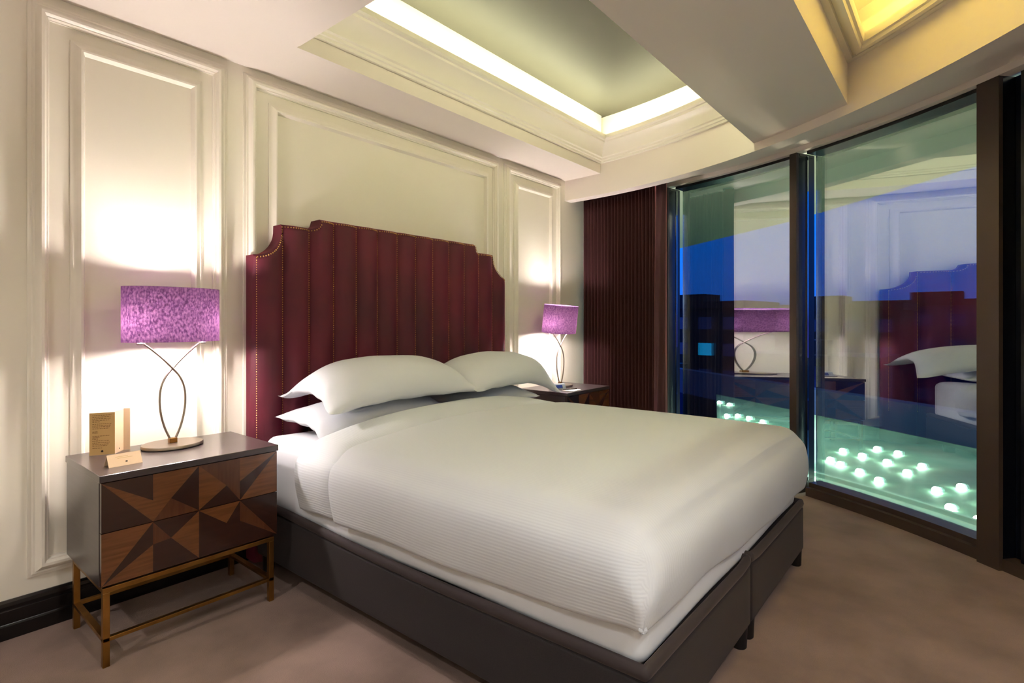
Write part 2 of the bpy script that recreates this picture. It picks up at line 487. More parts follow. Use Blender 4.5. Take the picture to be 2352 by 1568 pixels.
# nailheads, one trim
bm = NB()
def nail(bm, x, y, z, r=.0042):
    c = bm.verts.new((x, y-r*.9, z)); ring = [bm.verts.new((x+r*cos(a), y, z+r*sin(a))) for a in [i*pi/3 for i in range(6)]]
    mid = [bm.verts.new((x+r*.7*cos(a), y-r*.65, z+r*.7*sin(a))) for a in [i*pi/3 for i in range(6)]]
    for i in range(6):
        j = (i+1) % 6
        bm.faces.new((ring[i], ring[j], mid[j], mid[i])); bm.faces.new((mid[i], mid[j], c))
for i, sx in enumerate(seams):
    x = sx
    if i == 0: x += .012
    if i == 13: x -= .012
    z = .35
    zt = topz(sx+(.012 if i == 0 else (-.012 if i == 13 else 0)))-.016
    while z < zt:
        nail(bm, x, -.121 if 0 < i < 13 else -.129, z); z += .0125
x = HX0+.012
acc = 0; lastp = None
px, pz = HX0+.014, topz(HX0+.014)-.014
pts = [(px, pz)]
xx = HX0+.014
while xx < HX1-.014:
    xx += .0005; zt = topz(xx)-.014
    # slide sideways at the vertical steps
    if hypot(xx-pts[-1][0], zt-pts[-1][1]) >= .0125:
        if abs(zt-pts[-1][1]) > .02:
            n = int(abs(zt-pts[-1][1])/.0125); z0 = pts[-1][1]
            xk = xx+.004 if zt > z0 else pts[-1][0]-.0
            for q in range(1, n+1): pts.append((xk, z0+(zt-z0)*q/n))
        else: pts.append((xx, zt))
for (x, z) in pts: nail(bm, x, -.121-bulge(x)*.93, z)
o = obj('nailhead_trim', bm, M['nail'], hb, smooth=60); o.matrix_parent_inverse = Matrix.Translation((-2.325, .03, 0))
o['label'] = 'old gold nailhead trim'

# ------------------------------------------------------------------ bed
BX0, BX1, BYF, BYH = 1.32, 3.15, -2.30, -.165
XM = (BX0+BX1)/2
def rbox(bm, x0, x1, y0, y1, z0, z1, r, n=6, seg=(24, 24, 6), fn=None):
    """rounded box with subdivided faces"""
    nx, ny, nz = seg
    def proj(p):
        c = Vector((min(max(p[0], x0+r), x1-r), min(max(p[1], y0+r), y1-r), min(max(p[2], z0+r), z1-r)))
        d = Vector(p)-c
        if d.length > 1e-9: d = d.normalized()*r
        q = c+d
        if fn: q = Vector(fn(q))
        return q
    def steps(a, b, n):
        m = [a, a+r*.33, a+r*.66, a+r]
        inner = [a+r+(b-a-2*r)*i/n for i in range(1, n)]
        return m+inner+[b-r, b-r*.66, b-r*.33, b]
    X, Y, Z = steps(x0, x1, nx), steps(y0, y1, ny), steps(z0, z1, nz)
    cache = {}
    def V(p):
        key = tuple(round(v, 6) for v in p)
        if key not in cache: cache[key] = bm.verts.new(proj(p))
        return cache[key]
    def grid(A, B, f):
        for i in range(len(A)-1):
            for j in range(len(B)-1):
                vs = [V(f(A[i], B[j])), V(f(A[i+1], B[j])), V(f(A[i+1], B[j+1])), V(f(A[i], B[j+1]))]
                try: bm.faces.new(vs)
                except ValueError: pass
    for z in (z0, z1): grid(X, Y, lambda a, b, z=z: (a, b, z))
    for y in (y0, y1): grid(X, Z, lambda a, b, y=y: (a, y, b))
    for x in (x0, x1): grid(Y, Z, lambda a, b, x=x: (x, a, b))

def basetop(x, y):      # the padded rim is a little uneven
    hx = .012*math.exp(-((x-XM)/.05)**2) if y < -2.1 else 0
    return .006*sin(y*3.1+x*2)+hx+(.018*max(0, (y+1.0)))
def divan(x0, x1, label, legs):
    e = empty('bed_base', ((x0+x1)/2, -1.2, 0), 0, label, 'bed base', 'divan halves under the mattress')
    inv = Matrix.Translation((-(x0+x1)/2, 1.2, 0))
    def f(q):
        if q.z > .25: q.z += basetop(q.x, q.y)*(q.z-.25)/.054
        return q
    bm = NB(); rbox(bm, x0, x1, BYF, BYH, .08, .304, .012, seg=(20, 30, 6), fn=f)
    o = obj('upholstered_box', bm, M['base'], e, smooth=60); o.matrix_parent_inverse = inv
    # padded rim
    bm = NB()
    n = 40
    path = []
    R = .03
    ys = [BYH-.02-(BYH-BYF-.02-R)*i/n for i in range(n+1)]
    for y in ys: path.append((x0, y))
    for a in range(1, 6): path.append((x0+R-R*cos(a*pi/12), BYF+R-R*sin(a*pi/12)))
    for i in range(13): path.append((x0+R+(x1-x0-2*R)*i/12, BYF))
    for a in range(1, 6): path.append((x1-R+R*sin(a*pi/12), BYF+R-R*cos(a*pi/12)))
    for y in ys[::-1]: path.append((x1, y))
    P3 = [(min(max(x, x0+.011), x1-.011), max(y, BYF+.011), .323+basetop(x, y)) for x, y in path]
    tube(bm, P3, .015, .021, n=10, up=(0, 0, 1))
    o = obj('padded_rim', bm, M['piping'], e, smooth=60); o.matrix_parent_inverse = inv
    o['label'] = 'brown padded rim'
    for (lx, ly) in legs:
        bm = NB(); lathe(bm, [(.024, 0), (.027, .004), (.030, .085), (0, .085)], lx, ly, 16)
        o = obj('leg', bm, M['foot'], e, smooth=40); o.matrix_parent_inverse = inv
    return e
divan(BX0, XM-.006, 'dark brown upholstered bed base half on the side of the nearer nightstand', [(BX0+.035, BYF+.035), (XM-.045, BYF+.032), (BX0+.035, -.22), (XM-.06, -.3)])
divan(XM+.006, BX1, 'dark brown upholstered bed base half on the window side', [(XM+.045, BYF+.032), (BX1-.032, BYF+.032), (XM+.06, -.3), (BX1-.06, -.3)])

# mattress under a fitted sheet
def fm(q):
    q.z += .004*sin(q.x*7+q.y*5)
    return q
bm = NB(); rbox(bm, BX0+.026, BX1-.026, BYF+.028, BYH-.005, .304, .670, .055, seg=(24, 30, 6), fn=fm)
o = obj('mattress', bm, M['sheet'], smooth=60)
tag(o, 'white sheeted mattress on the dark bed base, bare near the pillows', 'mattress')

# duvet: rounded box shell with open underside; parameter s runs across, t along
def shell(name, x0, x1, yh, yf, ztop, hemfn, r, mt, foot=True, nx=60, ny=56, puff=.03, seed=0, amp=.004, parent=None, hem2=None):
    bm = NB(); uvl = bm.loops.layers.uv.new('UVMap')
    W = x1-x0; L = yh-yf; H = .30
    A = [-H+H*i/12 for i in range(12)]+[W*i/nx for i in range(nx+1)]+[W+H*i/12 for i in range(1, 13)]
    # cluster around the top edges
    A = sorted(set(A+[r*.3, r*.6, -r*.3, -r*.6, W-r*.3, W-r*.6, W+r*.3, W+r*.6]))
    B = sorted(set([L*i/ny for i in range(ny+1)]+[.005, .010, .016, .030, L-.005, L-.010, L-.016, L-.030]))
    if foot: B = sorted(set(B+[L-r*.3, L-r*.6, L+r*.3, L+r*.6]+[L+H*i/12 for i in range(1, 13)]))
    # close the flap at the head end: rolls under
    rnd = random.Random(seed)
    ph = [rnd.uniform(0, 6.28) for _ in range(8)]
    V = {}
    for i, a in enumerate(A):
        for j, b in enumerate(B):
            ea = max(-a, a-W, 0); eb = max(b-L, 0); dn = max(ea, eb)
            x = x0+min(max(a, 0), W); y = yh-min(b, L)
            hz = hemfn(x, y)
            z = ztop-dn/H*(ztop-hz)
            low = max(0, min(1, (dn-r)/.10)); rv = r*(1-.72*low) if foot else r
            c = Vector((min(max(x, x0+rv), x1-rv), max(y, yf+rv) if foot else y, min(z, ztop-r)))
            d = Vector((x, y, z))-c
            if not foot: d.y = 0
            p = c+(d.normalized()*rv if d.length > 1e-9 else Vector((0, 0, 0)))
            u = (x-x0)/W; v = (yh-y)/L
            if dn == 0:
                pf = puff*(1-abs(2*u-1)**2.6)*((1-max(0, v-.25)**3/.7) if foot else 1)
                p.z += pf
                p.z += amp*(sin(3.1*x+ph[0])*sin(2.3*y+ph[1])+.5*sin(6.5*x+2*y+ph[2]))
            k = min(1, dn/H)
            bul = .020*sin(pi*min(k*1.15, 1.15))+.006*sin(5*y+3*x+ph[3])*k+.004*sin(11*(x+y)+ph[4])*k
            if ea >= eb and ea > 0: p.x += bul if a > W else -bul
            if eb > 0 and eb >= ea: p.y -= bul
            V[i, j] = bm.verts.new(p)
    for i in range(len(A)-1):
        for j in range(len(B)-1):
            vs = (V[i, j], V[i+1, j], V[i+1, j+1], V[i, j+1])
            f = bm.faces.new(vs)
            for l, (ii, jj) in zip(f.loops, ((i, j), (i+1, j), (i+1, j+1), (i, j+1))):
                l[uvl].uv = (A[ii], B[jj])
    bmesh.ops.remove_doubles(bm, verts=bm.verts[:], dist=.0008)
    o = obj(name, bm, mt, parent, smooth=75)
    # face normals out
    sd = o.modifiers.new('s', 'SOLIDIFY'); sd.thickness = .016; sd.offset = -1
    bv = o.modifiers.new('b', 'SUBSURF'); bv.levels = 1; bv.render_levels = 1
    return o
def hem_main(x, y):
    s = (-(y)-.88)/1.42     # 0 at the fold, 1 at the foot
    side = .402+.040*max(0, s)**2+.008*sin(s*7)
    if y <= -2.27:
        u = (x-BX0)/(BX1-BX0)
        side = .442-.055*min(1, u*1.3)+.008*sin(u*9)
    return side
o = shell('duvet', BX0-.026, BX1+.026, -.880, BYF-.008, .706, hem_main, .105, M['duvet'], puff=.060, seed=3)
for v in o.data.vertices:      # thick rounded edge towards the pillows
    y = v.co.y
    if y > -.915:
        k = (y+.915)/.035; k = k*k*k
        if v.co.z > .66: v.co.z -= .010*k
        elif v.co.x < XM: v.co.x += .006*k
        else: v.co.x -= .006*k
sd = o.modifiers['s']; sd.thickness = .02
tag(o, 'large white ribbed duvet spread over the bed down to its foot', 'duvet')
def hem_fold(x, y): return .398+.006*sin(y*14)
ofold = shell('duvet_fold', BX0-.018, BX1+.018, -.575, -.90, .694, hem_fold, .105, M['duvet'], foot=False, puff=.048, seed=5, ny=16)
def roll(o):
    # lower the head side, keep a soft rounded lip towards the foot
    for v in o.data.vertices:
        y = v.co.y
        dome = max(0, 1-abs((v.co.x-XM)/(BX1-XM+.02))**2.2)
        if v.co.z > .66: v.co.z += .058*dome*min(1, max(0, (y+.90)/.24))
        if y > -.66:
            k = (y+.66)/.085
            if v.co.z > .66: v.co.z -= (.025+.075*dome)*k*k*k
            elif v.co.x < XM: v.co.x += .015*k
            else: v.co.x -= .015*k
        if y < -.79:
            k = min(1, (-.79-y)/.085)
            if v.co.z > .66: v.co.z -= .050*k*k
            elif v.co.x < XM: v.co.x += .022*k*k
            else: v.co.x -= .022*k*k
roll(ofold)
tag(ofold, 'white turned-back band of the bedding folded across the bed below the pillows', 'bedding fold')

# pillows
def pillow(name, W, L, H, loc, rx, rz, seed, flange=.035, droop=(0, 0, 0, 0), label='', bf=.75):
    bm = NB(); n = 40; m = 28
    rnd = random.Random(seed); ph = [rnd.uniform(0, 6.28) for _ in range(9)]
    top, bot = {}, {}
    for i in range(n+1):
        for j in range(m+1):
            u = -1+2*i/n; v = -1+2*j/m
            # cluster samples towards the edges
            u = sin(u*pi/2)*.35+u*.65; v = sin(v*pi/2)*.35+v*.65
            x = u*W/2*(1-.075*(1-abs(u))**0*(1-v*v)*abs(u)**3)
            y = v*L/2*(1-.09*(1-u*u)*abs(v)**3)
            fu = max(0, (1-abs(u)**2.6)); fv = max(0, (1-abs(v)**2.3))
            h = H*.5*(fu**.62)*(fv**.62)
            edge = min(1-abs(u), 1-abs(v))
            wr = .003*(sin(5*u+4*v+ph[0])+.5*sin(11*u-6*v+ph[1]))*(fu*fv)**.3
            cx = (1 if u > 0 else 0, 1 if v > 0 else 0)
            dz = 0
            for q, (su, sv) in enumerate(((-1, -1), (1, -1), (1, 1), (-1, 1))):
                dd = hypot(u-su, v-sv)
                dz += droop[q]*math.exp(-(dd/.45)**2)
            wz = .004*sin(14*u+ph[2])*(1-fv)+.004*sin(12*v+ph[3])*(1-fu)
            top[i, j] = bm.verts.new((x, y, h*1.25+wr+dz+wz+.0015))
            if 0 < i < n and 0 < j < m: bot[i, j] = bm.verts.new((x, y, -h*bf+dz+wz-.0015))
            else: bot[i, j] = top[i, j]
    for i in range(n):
        for j in range(m):
            bm.faces.new((top[i, j], top[i+1, j], top[i+1, j+1], top[i, j+1]))
            vs = [bot[i, j], bot[i, j+1], bot[i+1, j+1], bot[i+1, j]]
            try: bm.faces.new(vs)
            except ValueError: pass
    o = obj(name, bm, M['linen'], smooth=80)
    o.location = loc; o.rotation_euler = (rx, 0, rz)
    return tag(o, label, 'pillow', 'bed pillows')
# corners: (-x,-y front left), (+x,-y front right), (+x,+y), (-x,+y)
pillow('pillow', .94, .43, .145, (1.875, -.385, .752), radians(3), radians(1), 11, droop=(-.035, -.03, 0, .0), label='white pillow under the nearer big pillow, its corner poking out beside the headboard')
pillow('pillow', 1.03, .50, .25, (1.945, -.425, .905), radians(10), radians(-1), 12, bf=.42, droop=(-.045, -.02, -.07, -.085), label='big plump white pillow on top of the nearer pillow stack')
pillow('pillow', .80, .43, .145, (2.74, -.390, .745), radians(3), radians(-1), 13, label='white pillow mostly hidden under the far pillow by the window side')
pillow('pillow', .98, .50, .23, (2.87, -.432, .900), radians(10), radians(2), 14, bf=.42, droop=(-.02, -.12, -.12, -.04), label='plump white pillow on top of the far stack, nearest the far lamp')

# ------------------------------------------------------------------ nightstands
def nightstand(x0, label):
    W = .665; yb, yf = -.060, -.540
    e = empty('nightstand', (x0, 0, 0), 0, label, 'nightstand', 'bedside cabinets on brass stands')
    bm = NB(); box(bm, 0, W, yf-.004, yb, .674, .700, .002); obj('top', bm, M['lacquer'], e)
    bm = NB(); box(bm, .004, W-.004, yf+.022, yb, .292, .673, .0015); obj('carcass', bm, M['lacquer'], e)
    # drawers: fronts inlaid with triangles
    cw = (W-.012)/4; X = [.006+cw*i for i in range(5)]
    def front(z0, z1, tris, name):
        bm = NB(); box(bm, X[0], X[4], yf+.002, yf+.022, z0, z1, 0, mi=2)
        for (mi, poly) in tris:
            vs = [bm.verts.new((px, yf, pz)) for px, pz in poly]; vb = [bm.verts.new((px, yf+.002, pz)) for px, pz in poly]
            f = bm.faces.new(vs); f.material_index = mi
            for i in range(len(vs)):
                g = bm.faces.new((vs[i], vs[(i+1) % len(vs)], vb[(i+1) % len(vs)], vb[i])); g.material_index = mi
        return obj(name, bm, None, e, mats=[M['wood_l'], M['wood_m'], M['wood_d']])
    def pattern(a, b, flip):
        """a: height of the outer edge, b: height of the shared middle line"""
        h = b-a
        Z = lambda t: a+h*t
        q = .55
        X0, X1, X2, X3, X4 = X
        c1x = X1+(X2-X1)*.38; c1z = Z(.40+.15*.38/1.0*1.2+.12)
        c2x = X2+(X3-X2)*.66; c2z = Z(.58)
        L, Mi, Dk = 0, 1, 2
        A = [
            (Dk if not flip else L, [(X0, Z(0)), (X1, Z(0)), (X1, Z(q))]),
            (L if not flip else Dk, [(X0, Z(0)), (X1, Z(q)), (X1, Z(1))]),
            (Dk if not flip else L, [(X0, Z(0)), (X1, Z(1)), (X0, Z(1))]),
            (L if not flip else Dk, [(X1, Z(0)), (X2, Z(0)), (c1x, c1z), (X1, Z(q))]),
            (Dk if not flip else L, [(X2, Z(0)), (X2, Z(1)), (c1x, c1z)]),
            (Mi if not flip else Dk, [(X1, Z(1)), (c1x, c1z), (X2, Z(1))]),
            (Mi if flip else L, [(X1, Z(q)), (c1x, c1z), (X1, Z(1))]),
            (Mi if not flip else Dk, [(X2, Z(0)), (X3, Z(0)), (X3, Z(.30)), (c2x, c2z)]),
            (L if not flip else Dk, [(X2, Z(0)), (c2x, c2z), (X2, Z(1))]),
            (Dk if not flip else L, [(X2, Z(1)), (c2x, c2z), (X3, Z(1))]),
            (Mi if not flip else Dk, [(X3, Z(.30)), (X3, Z(1)), (c2x, c2z)]),
            (L if not flip else Dk, [(X3, Z(0)), (X4, Z(0)), (X3, Z(.55))]),
            (Dk if not flip else Mi, [(X4, Z(0)), (X3, Z(1)), (X3, Z(.55))]),
            (L if not flip else Dk, [(X4, Z(0)), (X4, Z(1)), (X3, Z(1))]),
        ]
        return A
    front(.491, .671, pattern(.671, .491, False), 'drawer')
    front(.298, .488, pattern(.298, .488, True), 'drawer')
    b = .013
    for (lx, ly) in ((.012, yf+.006), (W-.012-2*b, yf+.006), (.012, -.115-.02), (W-.012-2*b, -.115-.02)):
        bm = NB(); box(bm, lx, lx+2*b-.004, ly, ly+.022, 0.0, .270, .0015); obj('leg', bm, M['brass'], e)
    bm = NB()
    for z in (.270, .092):
        h = .018 if z > .2 else .014
        y1 = yf+.006; y2 = -.113
        box(bm, .012, W-.016, y1, y1+.020, z, z+h, .001)
        box(bm, .012, W-.016, y2-.020, y2, z, z+h, .001)
        box(bm, .012, .034, y1+.020, y2-.02, z, z+h, .001)
        box(bm, W-.038, W-.016, y1+.020, y2-.02, z, z+h, .001)
    obj('rails', bm, M['brass'], e)
    return e
nightstand(.573, 'nearer nightstand with dark lacquer top, inlaid triangle drawers and brass legs')
nightstand(3.590, 'far dark nightstand between the bed and the curtain')

# ------------------------------------------------------------------ table lamps
def lamp(x, y, z, label, tilt=0):
    e = empty('table_lamp', (x, y, z), 0, label, 'lamp', 'purple shaded bedside lamps')
    bm = NB(); lathe(bm, [(0, .0), (.95, .0), (1.0, .004), (1.0, .012), (.98, .016), (0, .017)], 0, 0, 64, .122, .105)
    obj('base', bm, M['nickel'], e, smooth=40)
    bm = NB(); box(bm, -.016, .016, -.012, .012, .0165, .038, .002); obj('socket_block', bm, M['brass'], e)
    def arm(s):
        pts = []
        key = [(-.010, .036), (-.030, .085), (-.0455, .150), (-.050, .215), (-.044, .268), (-.026, .312), (.001, .347), (.040, .392), (.085, .436), (.116, .4615)]
        # Catmull-Rom through the keys
        K = [key[0]]+key+[key[-1]]
        for i in range(1, len(K)-2):
            for q in range(5):
                t = q/5; p0, p1, p2, p3 = K[i-1], K[i], K[i+1], K[i+2]
                pts.append(tuple(.5*((2*p1[c])+(-p0[c]+p2[c])*t+(2*p0[c]-5*p1[c]+4*p2[c]-p3[c])*t*t+(-p0[c]+3*p1[c]-3*p2[c]+p3[c])*t**3) for c in (0, 1)))
        pts.append(key[-1])
        bm = NB(); tube(bm, [(s*px, s*.004, pz) for px, pz in pts], .0045, .006, n=10, up=(0, 1, 0))
        return obj('arm', bm, M['nickel'], e, smooth=60)
    arm(1); arm(-1)
    for s in (-1, 1):
        bm = NB(); lathe(bm, [(0, .455), (.015, .456), (.016, .462), (.012, .466), (.0125, .505), (0, .505)], s*.122, 0, 20)
        obj('bulb_holder', bm, M['nickel'], e, smooth=40)
        bm = NB(); lathe(bm, [(0, .506), (.010, .506), (.014, .520), (.024, .540), (.028, .558), (.024, .578), (.012, .590), (0, .593)], s*.122, 0, 20)
        obj('bulb', bm, M['bulb'], e, smooth=60)
    sh = bpy.data.objects.new('shade_tilt', None)
    bm = NB()
    z0, z1 = .468, .706; a, b2 = .192, .118; n = 72
    rows = []
    for k in range(n):
        c, s_ = cos(2*pi*k/n), sin(2*pi*k/n)
        # slightly squared ellipse
        ex = abs(c)**.92*(1 if c > 0 else -1); ey = abs(s_)**.92*(1 if s_ > 0 else -1)
        rows.append([(a*ex, b2*ey, z0-.587), ((a)*ex, b2*ey, z1-.587), ((a-.002)*ex, (b2-.002)*ey, z1-.587), ((a-.002)*ex, (b2-.002)*ey, z0-.587)])
    sweep(bm, rows, closed=True)
    o = obj('shade', bm, M['shade'], e, smooth=40); o.location = (0, 0, .587); o.rotation_euler = (tilt, 0, 0)
    for zz_ in (z0-.587+.004, z1-.587-.006):
        bm = NB(); tube(bm, [(-.19, 0, zz_), (.19, 0, zz_)], .0015, n=6, up=(0, 0, 1))
        obj('shade_carrier', bm, M['nickel'], o)
    return e
lamp(.923, -.205, .700, 'nearer table lamp with oval purple shade and crossed metal arms beside two cards')
lamp(3.955, -.225, .700, 'far table lamp with purple shade on the nightstand beside the curtain', tilt=radians(7))

# ------------------------------------------------------------------ cards on the nearer nightstand
lf = empty('leaflet', (.70, -.15, .7005), 0, 'upright folded kraft card leaflet printed with lines of text on the nearer nightstand', 'leaflet')
def panelbm(p, q, h, th=.0006):
    bm = NB(); d = Vector((q[0]-p[0], q[1]-p[1], 0)).normalized(); nrm = Vector((-d.y, d.x, 0))*th
    vs = []
    for z in (0, h):
        for (pt, s) in ((p, 0), (q, 0), (q, 1), (p, 1)):
            vs.append(bm.verts.new((pt[0]+nrm.x*s, pt[1]+nrm.y*s, z)))
    for f in ((0, 1, 2, 3), (4, 5, 6, 7), (0, 1, 5, 4), (1, 2, 6, 5), (2, 3, 7, 6), (3, 0, 4, 7)): bm.faces.new([vs[i] for i in f])
    return bm
pA, pB, pC, pD = (-.065, .009), (.014, -.028), (.060, .028), (.082, .020)
obj('panel', panelbm(pA, pB, .176), M['card'], lf)
o = obj('panel', panelbm(pB, pC, .178), M['card_w'], lf); o['label'] = 'pale panel'
obj('panel', panelbm(pC, pD, .180), M['card_w'], lf)
def on_panel(bm, p, q, s0, s1, z0, z1, off=.0006):
    d = Vector((q[0]-p[0], q[1]-p[1], 0)); n = Vector((d.y, -d.x, 0)).normalized()*off
    a = Vector((p[0], p[1], 0))+d*s0+n; b = Vector((p[0], p[1], 0))+d*s1+n
    vs = [bm.verts.new((a.x, a.y, z0)), bm.verts.new((b.x, b.y, z0)), bm.verts.new((b.x, b.y, z1)), bm.verts.new((a.x, a.y, z1))]
    bm.faces.new(vs)
bm = NB(); rr = random.Random(4)
for z, s1 in ((.164, .86), (.157, .82), (.150, .84), (.143, .80), (.137, .42), (.128, .86), (.121, .84), (.116, .82), (.109, .78), (.096, .34), (.091, .34), (.078, .80), (.072, .40), (.066, .34), (.058, .78), (.050, .80), (.043, .76), (.037, .70), (.028, .5)):
    s = .12
    while s < s1:
        w = rr.uniform(.03, .10); on_panel(bm, pA, pB, s, min(s+w, s1), z, z+.0024); s += w+.02
obj('print', bm, M['ink'], lf)
bm = NB()
def disc_on(bm, p, q, sc, zc, r, off=.0008):
    d = Vector((q[0]-p[0], q[1]-p[1], 0)); dn = d.normalized(); n = Vector((d.y, -d.x, 0)).normalized()*off
    c = Vector((p[0], p[1], zc))+d*sc+n
    bm.faces.new([bm.verts.new(c+dn*(r*cos(a))+Vector((0, 0, r*sin(a)))) for a in [i*pi/6 for i in range(12)]])
disc_on(bm, pA, pB, .5, .015, .0045); obj('emblem', bm, M['ink_d'], lf)
bm = NB(); disc_on(bm, pB, pC, .5, .015, .0035); obj('emblem', bm, M['ink_d'], lf)
# small tent card
tn = empty('tent_card', (.683, -.408, .7005), radians(2), 'small cream folded tent card lying at the front corner of the nearer nightstand', 'card')
bm = NB()
hw, hd, hh = .056, .026, .044
def slab(bm, a, b, c, d, th=.0007):
    A = [Vector(v) for v in (a, b, c, d)]; n = (A[1]-A[0]).cross(A[3]-A[0]).normalized()*th
    vs = [bm.verts.new(v) for v in A]+[bm.verts.new(v-n) for v in A]
    for f in ((0, 1, 2, 3), (7, 6, 5, 4), (0, 4, 5, 1), (1, 5, 6, 2), (2, 6, 7, 3), (3, 7, 4, 0)): bm.faces.new([vs[i] for i in f])
slab(bm, (-hw, -hd, 0), (hw, -hd, 0), (hw, 0, hh), (-hw, 0, hh))
obj('front_panel', bm, M['card_w'], tn)
bm = NB(); slab(bm, (hw, hd, 0), (-hw, hd, 0), (-hw, 0, hh), (hw, 0, hh)); obj('back_panel', bm, M['card_w'], tn)
bm = NB()
nn = Vector((0, -hh, hd)).normalized()*.0009; e1 = Vector((1, 0, 0)); e2 = Vector((0, hd, hh)).normalized()
c0 = Vector((.004, -hd*.68, hh*.32))+nn
bm.faces.new([bm.verts.new(c0+e1*(.0042*cos(a))+e2*(.0030*sin(a))) for a in [i*pi/6 for i in range(12)]])
obj('emblem', bm, M['ink_d'], tn)
bm = NB()
for (sx0, sx1, tz) in ((-.030, .012, .74), (-.024, .026, .62)):
    c = Vector((0, -hd*(1-tz), hh*tz))+nn
    bm.faces.new([bm.verts.new(c+e1*a+e2*b) for a, b in ((sx0, 0), (sx1, 0), (sx1, .0014), (sx0, .0014))])
obj('print', bm, M['card'], tn)

# ------------------------------------------------------------------ things on the far nightstand
ck = empty('digital_clock', (3.755, -.335, .7005), radians(-24), 'pale grey digital clock with a blue display on the far nightstand', 'clock')
bm = NB()
vs = [bm.verts.new(p) for p in ((-.068, -.03, 0), (.068, -.03, 0), (.068, .03, 0), (-.068, .03, 0), (-.066, -.012, .046), (.066, -.012, .046), (.066, .022, .046), (-.066, .022, .046))]
for q in ((0, 3, 2, 1), (4, 5, 6, 7), (0, 1, 5, 4), (1, 2, 6, 5), (2, 3, 7, 6), (3, 0, 4, 7)): bm.faces.new([vs[i] for i in q])
bmesh.ops.bevel(bm, geom=bm.edges[:], offset=.004, segments=2, profile=.5, affect='EDGES')
obj('body', bm, M['plastic'], ck, smooth=40)
bm = NB()
def on_face(u, w, off=.001):  # sloping front
    t = w/.046
    return Vector((u, -.03+.018*t, w))+Vector((0, -.93, .36))*off
bm.faces.new([bm.verts.new(on_face(*q)) for q in ((-.026, .010), (.034, .010), (.034, .036), (-.026, .036))])
obj('display', bm, M['screen'], ck)
o = bpy.data.objects  # noqa
bm = NB(); box(bm, 0, .15, 0, .105, 0, .004, .001)
np_ = obj('notepad', bm, M['paper']); np_.location = (3.70, -.525, .7005); np_.rotation_euler = (0, 0, radians(6))
tag(np_, 'white notepad lying at the front of the far nightstand', 'notepad')
bm = NB(); tube(bm, [(0, 0, 0), (.135, 0, 0)], .004, n=10, up=(0, 0, 1)); pn = obj('pen', bm, M['ink_d'], smooth=40)
pn.location = (3.705, -.425, .709); pn.rotation_euler = (0, 0, radians(-22)); tag(pn, 'dark pen lying on the white notepad', 'pen')

# ------------------------------------------------------------------ outside
bm = NB(); arcbox(bm, 4.79, 5.0, -85, 4, -.20, .045, 90); arcbox(bm, 5.0, 5.03, -85, 4, -.20, .075, 90)
struct('trim_20', bm, M['ledge'], smooth=30)
TZ = -1.0
# terrace floor one level lower
bm = NB()
P0 = (12.75, -3.27); P1 = (17.48, 3.06)
dx, dy = P1[0]-P0[0], P1[1]-P0[1]
far = [(P0[0]+dx*s, P0[1]+dy*s) for s in (-1.3, 0, 1.0)]
prism(bm, [(4.9, -1.3), (4.9, -11)]+far, TZ-.2, TZ)
struct('trim_21', bm, M['terrace'])
bm = NB()
nx, ny = dy/hypot(dx, dy), -dx/hypot(dx, dy)
f2 = [(P0[0]+dx*s, P0[1]+dy*s) for s in (-1.3, 2.2)]
prism(bm, [f2[0], f2[1], (f2[1][0]+nx*.35, f2[1][1]+ny*.35), (f2[0][0]+nx*.35, f2[0][1]+ny*.35)], TZ-.2, TZ+.62)
struct('trim_22', bm, M['parapet'])
pts = [(10.975, -1.339), (10.771, -1.646), (11.53, -1.78), (11.363, -2.093), (10.121, -1.288), (9.903, -1.461), (10.54, -2.012), (9.592, -1.755), (9.987, -2.306), (10.582, -2.458), (9.232, -2.029), (9.175, -2.675), (9.571, -2.928), (8.422, -2.827), (8.097, -3.081), (8.901, -3.174), (15.494, 2.301), (15.249, 1.957), (13.367, 1.41), (13.535, 1.206), (13.363, 0.905), (13.069, 0.526)]
g0 = None
for i, (x, y) in enumerate(pts):
    if g0 is None:
        bm = NB(); lathe(bm, [(0, .08), (.026, .073), (.042, .056), (.048, .034), (.045, .010), (.04, 0), (0, 0)], 0, 0, 20)
        g0 = obj('ground_lamp', bm, M['globe'], smooth=60); g = g0
    else:
        g = g0.copy(); COL.objects.link(g)
    g.location = (x, y, TZ)
    tag(g, 'small round greenish white lamp glowing on the terrace floor outside the window', 'outdoor lamp', 'glowing lamps scattered on the terrace')

# balcony soffit above
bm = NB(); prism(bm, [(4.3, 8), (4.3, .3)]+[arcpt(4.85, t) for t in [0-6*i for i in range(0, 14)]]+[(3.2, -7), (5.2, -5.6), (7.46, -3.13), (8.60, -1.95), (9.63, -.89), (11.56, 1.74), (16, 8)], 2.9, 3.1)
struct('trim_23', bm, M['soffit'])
# far ground and buildings
bm = NB(); box(bm, 25, 400, -250, 250, -14.2, -14.0); struct('trim_24', bm, M['roofs'])
def building(cx, cy, w, d, top, rz, mt, label, rows, cols, name='building', lit=()):
    e = empty(name, (cx, cy, -14), rz, label, 'building', 'dark buildings beyond the terrace')
    bm = NB(); H = top+14; box(bm, -w/2, w/2, -d/2, d/2, 0, H-.8); obj('wall', bm, mt, e)
    bm = NB(); box(bm, -w/2-.4, w/2+.4, -d/2-.4, d/2+.4, H-.8, H); box(bm, -w/6, w/9, -d/4, d/4, H, H+1.1); obj('roof', bm, M['bld_b'], e)
    for r in range(rows):
        for c in range(cols):
            bm = NB(); x = -w/2+w*(c+.5)/cols; z = H-3.4-r*3.2; box(bm, x-w/cols*.27, x+w/cols*.27, -d/2-.05, -d/2+.05, z, z+1.5)
            obj('window_pane', bm, M['bwin_l'] if (r, c) in lit else M['bwin'], e)
    return e
